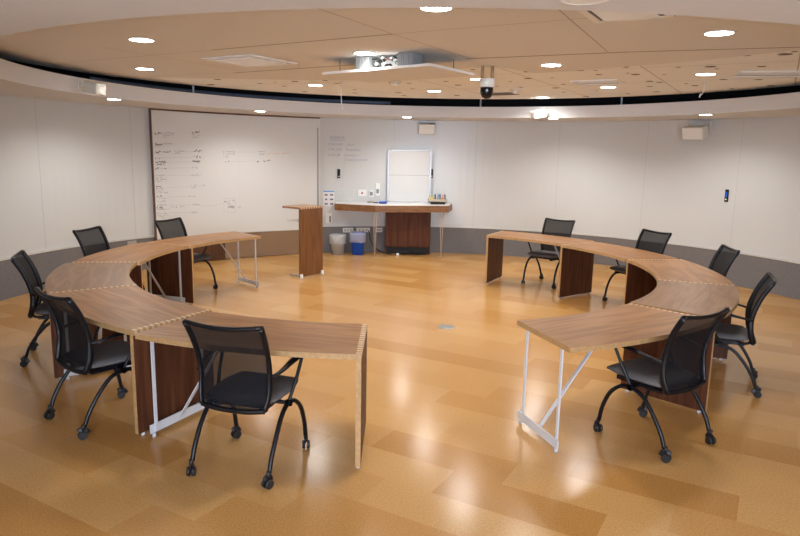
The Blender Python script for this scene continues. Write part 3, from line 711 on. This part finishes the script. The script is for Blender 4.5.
# with rz = a+90 : local x = tangent (towards larger angle = left in view), local y = inward
def holder(label, a, z, mat, h=.17):
    t = on_wall('eraser_holder', label, 'eraser', a, z, 'magnetic holders on the wall')
    MB().box((0,.012,0),(.055,.022,h)).build('holder_body', M['blk'], t, bevel=.006)
    MB().box((0,.028,.02),(.03,.014,h*.45)).build('eraser_grip', mat, t, bevel=.004)
    MB().box((0,.0245,-h*.3),(.024,.004,.02)).build('holder_mark', M['white'], t)
holder('black holder on the wall left of the presentation board', 107.2, 1.49, M['blkmat'])
holder('black holder on the wall right of the presentation board', 88.4, 1.52, M['blkmat'])
holder('blue and black holder alone on the right wall', 32.55, 1.35, M['blue'], .19)
t = on_wall('instruction_poster', 'small white poster with blue header and six pictures by the whiteboard', 'poster', 109.2, 1.03)
MB().box((0,.002,0),(.215,.004,.285)).build('sheet', M['paper'], t)
MB().box((0,.0045,.128),(.21,.002,.024)).build('header_band', M['posterblue'], t)
for i, (x, z) in enumerate(((.05,.065),(-.055,.065),(.05,-.02),(-.055,-.02),(.05,-.105),(-.055,-.105))):
    MB().box((x,.0045,z),(.06 if i not in (2,) else .04,.002,.03)).build('picture', M['postericon2' if i in (0,1) else 'postericon'], t)
t = on_wall('paper_holder', 'white leaflet holder on the wall low behind the lectern', 'holder', 109.2, .66)
MB().box((0,.012,0),(.12,.024,.20)).build('pocket', M['white'], t, bevel=.004); MB().box((-.02,.03,-.02),(.03,.014,.12)).build('leaflet', M['inklight'], t)
t = on_wall('keypad', 'row of faint white wall switches beside the poster', 'switch', 106.8, 1.13)
MB().box((0,.003,0),(.19,.006,.13)).build('plate', M['wall'], t, bevel=.002)
sw = MB()
for i in range(4):
    for j in (-1, 1): sw.box((-.066+.044*i,.008,j*.03),(.032,.006,.045))
sw.build('rocker', M['wall'], t)
t = on_wall('alarm_plate', 'white wall plate with a red button above the counter', 'switch', 102.45, 1.13)
MB().box((0,.006,0),(.16,.012,.125)).build('plate', M['white'], t, bevel=.004); MB().box((0,.016,0),(.034,.012,.03)).build('button', M['red'], t, bevel=.004)
t = on_wall('thermostat', 'small white thermostat with grey display above the counter', 'thermostat', 100.6, 1.12)
MB().box((0,.012,0),(.09,.024,.125)).build('body', M['white'], t, bevel=.005); MB().box((0,.025,.0),(.06,.004,.07)).build('display', M['screen'], t)
t = on_wall('intercom', 'taller white wall intercom left of the presentation board', 'intercom', 99.35, 1.2)
MB().box((0,.02,0),(.085,.04,.24)).build('body', M['white'], t, bevel=.008); MB().box((0,.042,-.03),(.05,.004,.08)).build('display', M['screen'], t)
def outlet(label, a, z, w=.2):
    t = on_wall('power_outlet', label, 'outlet', a, z, 'outlets in the dado', WR-.022)
    MB().box((0,.004,0),(w,.008,.085)).build('plate', M['grille'] if a > 120 else M['cream'], t, bevel=.002)
    s = MB()
    for x in (-w*.27, 0, w*.27): s.box((x,.0095,0),(.03,.003,.045))
    s.build('socket', M['grille'], t)
outlet('dado outlet plate above the grey waste bin', 105.3, .425)
outlet('dado outlet plate beside the blue bin with a plug in it', 102.2, .425, .26)
outlet('dado outlet plate next to the cabinet side', 98.95, .425, .13)
outlet('dado outlet plate on the left wall behind the chair', 148.0, .435, .16)
def speaker(name, label, a, z, r, w, h, d, tilt):
    t = on_wall(name, label, 'speaker', a, z, None, r)
    rot = Matrix.Rotation(tilt, 3, 'X')
    b = MB(); b.box(rot @ Vector((0,.10+d/2,0)), (w,d,h), rot); b.build('cabinet', M['cream'], t, bevel=.012)
    g = MB(); g.box(rot @ Vector((0,.10+d+.003,0)), (w*.93,.008,h*.9), rot); g.build('grille', M['white'], t, bevel=.003)
    br = MB(); br.box((0,.075,h*.62),(w*1.12,.03,.012)); br.box((-w*.54,.075,h*.3),(.012,.03,h*.66)); br.box((w*.54,.075,h*.3),(.012,.03,h*.66)); br.box((0,.04,h*.62),(.05,.10,.02))
    br.build('bracket', M['cream'], t)
speaker('wall_speaker', 'white speaker on a bracket high on the right wall', 38.1, 2.345, WR, .34, .19, .17, R(-14))
speaker('wall_speaker', 'white speaker on a bracket high above the presentation board', 89.7, 2.395, WR, .30, .19, .16, R(-14))
def cam(name, label, a, z, ang):
    t = on_wall(name, label, 'camera', a, z, None, RF)
    MB().box((0,.012,0),(.10,.024,.11)).build('base_plate', M['cream'], t, bevel=.005)
    j = MB(); j.cyl((0,.02,0),(0,.075,0),.026); j.lathe([(0,-.045),(.03,-.03),(.045,0),(.03,.03),(0,.045)], (0,.085,0), 16); j.build('swivel', M['white'], t)
    rot = Matrix.Rotation(ang, 3, 'Z') @ Matrix.Rotation(R(-10), 3, 'X')
    MB().box(Vector((0,.085,0)) + rot @ Vector((0,.14,-.01)), (.14,.24,.13), rot).build('housing', M['cream'], t, bevel=.02)
    MB().cyl(Vector((0,.085,0)) + rot @ Vector((0,.258,-.01)), Vector((0,.085,0)) + rot @ Vector((0,.264,-.01)), .035).build('lens', M['white'], t)
cam('spotlight_speaker', 'white swivel speaker on the soffit edge at upper left', 170.9, 2.60, R(-18))
cam('spotlight_speaker', 'white swivel speaker on the soffit edge at the back right', 62.9, 2.585, R(-40))

# ------------------------------------------------------------------ ceiling fittings
WATT = 64.0
def downlight(label, x, y, z, r, group, lit=True):
    t = thing('downlight', label, 'light', (x, y, z), 0, group)
    MB().lathe([(r,-.003),(r,-.0055),(r+.014,-.005),(r+.02,0),(r,0)], seg=40).build('trim_ring', M['ring'], t)
    MB().lathe([(r,-.005),(0,-.005)], seg=40).build('lens', M['lamp'] if lit else M['white'], t)
    if lit:
        l = bpy.data.lights.new('lamp_beam', 'SPOT'); l.energy = WATT; l.spot_size = R(155); l.spot_blend = .75; l.shadow_soft_size = r*1.5; l.color = (1.0,.97,.92)
        lo = bpy.data.objects.new('lamp_beam', l); COL.objects.link(lo); lo.parent = t; lo.location = (0,0,-.02-r*.9*.1)
    return t
CL = [((.19,4.19),'lit downlight at the top centre of the ceiling, nearest the viewer'),
      ((-2.19,5.62),'lit downlight at upper left, nearer of the two left ones'),
      ((-2.96,7.65),'lit downlight at left just below the other left one'),
      ((-.36,6.12),'lit downlight beside the open projector box'),
      ((1.46,6.66),'lit downlight right of the dome camera near the panel seam'),
      ((2.24,4.83),'lit downlight at upper right on the beige panels, second nearest'),
      ((-1.22,9.22),'lit downlight in the holed tiles left of the projector lift'),
      ((.45,9.75),'lit downlight in the holed tiles between projector lift and dome camera'),
      ((2.67,8.72),'lit downlight in the holed tiles, beside the slot diffuser'),
      ((3.24,7.2),'lit downlight in the holed tiles at right, by the hanging microphone'),
      ((2.19,10.47),'lit downlight at the far edge of the ceiling, above the soffit speaker'),
      ((.9,8.1),'lit downlight half hidden behind the dome camera')]
for (x, y), lab in CL:
    onpan = lab.find('holed') < 0 and lab.find('far edge') < 0 and lab.find('dome camera') < 0
    downlight(lab, x, y, ZC-(.009 if (onpan or 'right of the dome' in lab) else .0005), .094, 'downlights in the ceiling')
SL = [((-3.69,8.48),'lit soffit downlight at far left, over the left wall'),
      ((-2.26,10.48),'lit soffit downlight over the written whiteboard'),
      ((.07,11.39),'lit soffit downlight over the presentation board'),
      ((2.47,10.89),'lit soffit downlight beside the back right soffit speaker'),
      ((4.2,9.21),'lit soffit downlight above the right wall speaker'),
      ((.69,2.62),'unlit soffit downlight cut by the top edge of the picture')]
def ring_fix(x, y):
    d = Vector((x-WC[0], y-WC[1])); l = d.length
    if l < RF+.14: d *= (RF+.14)/l
    return WC[0]+d.x, WC[1]+d.y
for (x, y), lab in SL:
    x, y = ring_fix(x, y); downlight(lab, x, y, ZS, .08, 'downlights in the soffit', lit='cut by' not in lab)
# square supply diffuser
def square_diffuser(label, pts, z):
    P_ = [Vector((*p, z)) for p in pts]; c = sum(P_, Vector())/4
    ax = (P_[1]-P_[0]); w = ax.length; hh = (P_[3]-P_[0]).length; an = math.atan2(ax.y, ax.x)
    t = thing('ceiling_diffuser', label, 'vent', c, an)
    fr = MB(); b = .05
    fr.box((0,-hh/2+b/2,-.006),(w,b,.012)).box((0,hh/2-b/2,-.006),(w,b,.012)).box((-w/2+b/2,0,-.006),(b,hh-2*b,.012)).box((w/2-b/2,0,-.006),(b,hh-2*b,.012))
    fr.build('frame', M['white'], t, bevel=.002)
    MB().box((0,0,-.003),(w-2*b,hh-2*b,.004)).build('recess', M['gap'], t)
    MB().box((0,0,-.012),(w-2*b-.06,hh-2*b-.06,.012)).build('face_plate', M['ventlit'], t, bevel=.003)
square_diffuser('square white diffuser in the beige panels at left', [(-2.02,6.66),(-1.43,6.31),(-1.09,6.90),(-1.68,7.25)], ZC-.009)
square_diffuser('white diffuser partly hidden by the near soffit at top right', [(1.02,4.10),(1.45,3.85),(1.7,4.28),(1.27,4.53)], ZC-.009)
def slot_diffuser(label, c, an, w, d):
    t = thing('slot_diffuser', label, 'vent', (*c, ZC-.0005), an)
    fr = MB(); b = .035
    fr.box((0,-d/2+b/2,-.008),(w,b,.016)).box((0,d/2-b/2,-.008),(w,b,.016)).box((-w/2+b/2,0,-.008),(b,d-2*b,.016)).box((w/2-b/2,0,-.008),(b,d-2*b,.016))
    fr.build('frame', M['white'], t)
    MB().box((0,0,-.003),(w-2*b,d-2*b,.004)).build('slot', M['gap'], t)
    MB().box((0,-.02,-.009),(w-2*b-.03,d*.45,.006)).build('blade', M['white'], t)
slot_diffuser('white slot diffuser in the holed tiles at the right edge', (3.86,7.03), R(-12), .72, .42)
slot_diffuser('slot diffuser in the holed tiles by the downlight right of the dome camera', (2.36,8.14), R(-30), .55, .45)
t = thing('return_grille', 'dark flat grille behind the dome camera in the holed tiles', 'vent', (1.43,9.95,ZC-.0005), R(-30))
MB().box((0,0,-.004),(.5,.4,.008)).build('frame', M['grille'], t)
sl = MB()
for k in range(7): sl.box((0,-.16+.053*k,-.009),(.44,.022,.004))
sl.build('slats', M['gap'], t)
def smoke(label, x, y):
    t = thing('smoke_detector', label, 'detector', (x, y, ZC-.0005))
    MB().lathe([(.085,0),(.085,-.018),(.07,-.032),(0,-.032)], seg=24).build('base', M['cream'], t)
    MB().lathe([(.045,-.032),(.045,-.05),(.03,-.06),(0,-.06)], seg=20).build('sensor', M['white'], t)
    return t
t_ = smoke('smoke detector under the projector lift, with red light', -.12, 8.51); MB().lathe([(0,-.008),(.007,-.005),(.007,.003)], (-.05,-.05,-.03), 8).build('indicator', M['red'], t_)
smoke('small detector beyond the dome camera in the holed tiles', 1.55, 9.22)

# projector lift: box up in the ceiling, equipment and the drop panel
t = thing('projector_lift', 'lowered ceiling projector lift with open box and beige drop panel', 'projector', (-.13,6.60,ZC-.0085), R(-36))
# plate corners (room): (-.80,6.57) (.22,5.76) (.68,6.41) (-.67,7.37)
bz = -.118
for s in (-1, 1):
    bx = MB(); bx.box((.2+s*.245,-.30,bz/2-.002),(.16,.17,abs(bz)))
    for k in range(6): bx.box((.2+s*.245-.065+.026*k,-.389,bz/2-.002),(.013,.008,abs(bz)-.006))
    if s > 0:
        for k in range(5): bx.box((.529,-.37+.034*k,bz/2-.002),(.008,.014,abs(bz)-.006))
    bx.build('ribbed_housing', M['greymetal'], t)
MB().box((.2,-.22,bz/2-.002),(.33,.05,abs(bz)-.004)).build('projector_body', M['ventlit'], t, bevel=.01)
eq = MB(); er = random.Random(5)
for k in range(22):
    p0 = Vector((.2+er.uniform(-.12,.12), -.28, er.uniform(bz+.02,-.03)))
    pts = [p0, p0+Vector((er.uniform(-.05,.05),-.07,er.uniform(-.02,.02))), p0+Vector((er.uniform(-.08,.06),-.04,er.uniform(-.03,.02)))]
    eq.tube([(min(max(p[0],.05),.35), p[1], min(max(p[2],bz+.012),-.012)) for p in pts], .006, 6, smooth=0)
eq.build('cable_bundle', M['board_pcb'], t)
for k in range(6):
    MB().box((.2+er.uniform(-.12,.12),-.35,er.uniform(bz+.02,-.025)),(.026,.014,.018)).build('connector', M['white'], t)
MB().box((.24,-.36,-.045),(.02,.012,.014)).build('indicator', M['red'], t)
# drop panel, built in room coordinates then parented
pl = MB(); pl.prism([(-.80,6.57),(.22,5.76),(.68,6.41),(-.36,7.24)], 2.645, 2.668, 0, 1)
o = pl.build('drop_panel', [M['ceilpanel'], M['white']]); o.parent = t
t_m = Matrix.Translation(Vector((-.13,6.60,ZC-.0085))) @ Matrix.Rotation(R(-36), 4, 'Z'); o.matrix_parent_inverse = t_m.inverted()
for x, y in ((-.40,-.3),(-.40,.2),(.60,.2)): MB().cyl((x,y,0),(x,y,bz-.004),.005,seg=8).build('lift_rod', M['alu'], t)

# dome camera on two rods
t = thing('ceiling_dome_camera', 'dark dome camera with white collar on two brown rods from the ceiling', 'camera', (.853,6.84,ZC-.0085))
for x in (-.05, .05): MB().cyl((x,0,0),(x,0,-.13),.017,seg=14).build('rod', M['copperrod'], t)
MB().lathe([(0,-.125),(.072,-.125),(.077,-.132),(.077,-.208),(.07,-.212),(0,-.212)], seg=28).build('collar', M['white'], t)
MB().lathe([(.066,-.21),(.067,-.25),(.06,-.285),(.044,-.31),(.02,-.323),(0,-.325)], seg=28).build('dome', M['dome'], t)
MB().box((-.018,-.0775,-.17),(.008,.004,.008)).build('status_light', M['green_led'], t)
# hanging microphones
def mic(label, x, y, zb, lean=0):
    t = thing('hanging_microphone', label, 'microphone', (x, y, ZC-.0005), 0, 'hanging microphones')
    L_ = ZC-zb
    MB().tube([(0,0,0),(0,0,-L_*.4),(-lean*.4,0,-L_*.75),(-lean,0,-L_+.03)], .006, 8).build('cord', M['white'], t)
    MB().cyl((-lean*.85,0,-L_+.045),(-lean*1.1,0,-L_),.010,.008,10).build('capsule', M['white'], t)
    MB().lathe([(.022,0),(.022,-.006),(0,-.008)], seg=14).build('ceiling_rose', M['white'], t)
mic('white microphone cord hanging below the left corner of the projector lift', -.82, 8.76, 2.44, -.02)
mic('white microphone cord hanging at the right, by the right soffit downlight', 3.62, 8.05, 2.63, .04)
def rod(label, x, y, z1=2.83):
    o = MB().cyl((0,0,0),(0,0,z1-ZF-.001),.014,seg=10).build('hanger_rod', M['white'], loc=(x, y, ZF+.002)); tag(o, label, 'rod', 'hanger rods at the ceiling edge')
rod('white hanger rod in the dark ceiling gap at left', -3.13, 9.92, 2.92)
rod('white hanger rod in the dark ceiling gap behind the dome camera', 1.32, 11.33, 2.93)
rod('white hanger rod in the dark ceiling gap right of the slot diffuser', 3.45, 10.52, 2.93)
o = MB().tube([wp(a, 4.62+.10*math.sin(R((a-100)*3)), 2.752) - Vector((WC[0],WC[1],0)) for a in range(98, 166, 4)], .028, 12, smooth=2).build('service_pipe', M['pipe'], loc=(WC[0], WC[1], 0)); tag(o, 'dark pipe running inside the ceiling gap at left', 'pipe')

# ------------------------------------------------------------------ floor things
t = thing('floor_outlet', 'round grey outlet cover set in the middle of the floor', 'outlet', (.53,6.97,0))
MB().lathe([(.095,0),(.092,.005),(.075,.007),(0,.007)], seg=32).build('cover', M['floorcover'], t); MB().box((0,0,.008),(.06,.045,.003)).build('flap', M['alu'], t)
o = MB().tube([(-.62,12.31,.425),(-.60,12.29,.36),(-.55,12.27,.17),(-.42,12.18,.06),(-.25,12.08,.012),(-.16,12.05,.012)], .009, 8, smooth=6).build('black_cable', M['rubber']); tag(o, 'black power cord running from the dado outlet to the cabinet', 'cord')
cb = MB(); cr = random.Random(11)
for k in range(9):
    pts = [(-.08+cr.uniform(-.03,.12)+.1*j+cr.uniform(-.06,.06), 12.07+cr.uniform(-.03,.06), .012+.03*abs(math.sin(j*1.7+k))*(k % 3)) for j in range(6)]
    cb.tube(pts, .009, 7, smooth=5)
o = cb.build('cable_tangle', M['rubber']); tag(o, 'tangle of black cables on the floor under the cabinet', 'cable')
o = MB().box((0,0,.022),(.05,.03,.044)).build('power_adapter', M['white'], bevel=.005, loc=(-.05,11.97,0)); tag(o, 'small white adapter among the cables under the cabinet', 'adapter')

# ------------------------------------------------------------------ daylight, camera, view
w = bpy.data.worlds.new('sky'); SC.world = w; w.use_nodes = True
bg = w.node_tree.nodes['Background']; bg.inputs[0].default_value = (.78,.87,1.0,1); bg.inputs[1].default_value = 20.0
ld = bpy.data.lights.new('window_portal', 'AREA'); ld.shape = 'RECTANGLE'; ld.size = 5.3; ld.size_y = 1.56; ld.cycles.is_portal = True
lo = bpy.data.objects.new('window_portal', ld); COL.objects.link(lo); lo.location = (.42,-3.7,1.6); lo.rotation_euler = (R(90),0,0)
cd = bpy.data.cameras.new('camera'); cd.sensor_fit = 'HORIZONTAL'; cd.sensor_width = 36; cd.lens = 645.37/800*36; cd.clip_start = .05
co = bpy.data.objects.new('camera', cd); COL.objects.link(co); SC.camera = co
rt = Matrix.Rotation(R(90)-.1778, 4, 'X') @ Matrix.Rotation(ROLL, 4, 'Z')
co.matrix_world = Matrix.Translation((0,0,1.9119)) @ rt
SC.view_settings.view_transform = 'Standard'; SC.view_settings.look = 'None'; SC.view_settings.gamma = 1; SC.view_settings.use_curve_mapping = False
SC.view_settings.exposure = 0.40
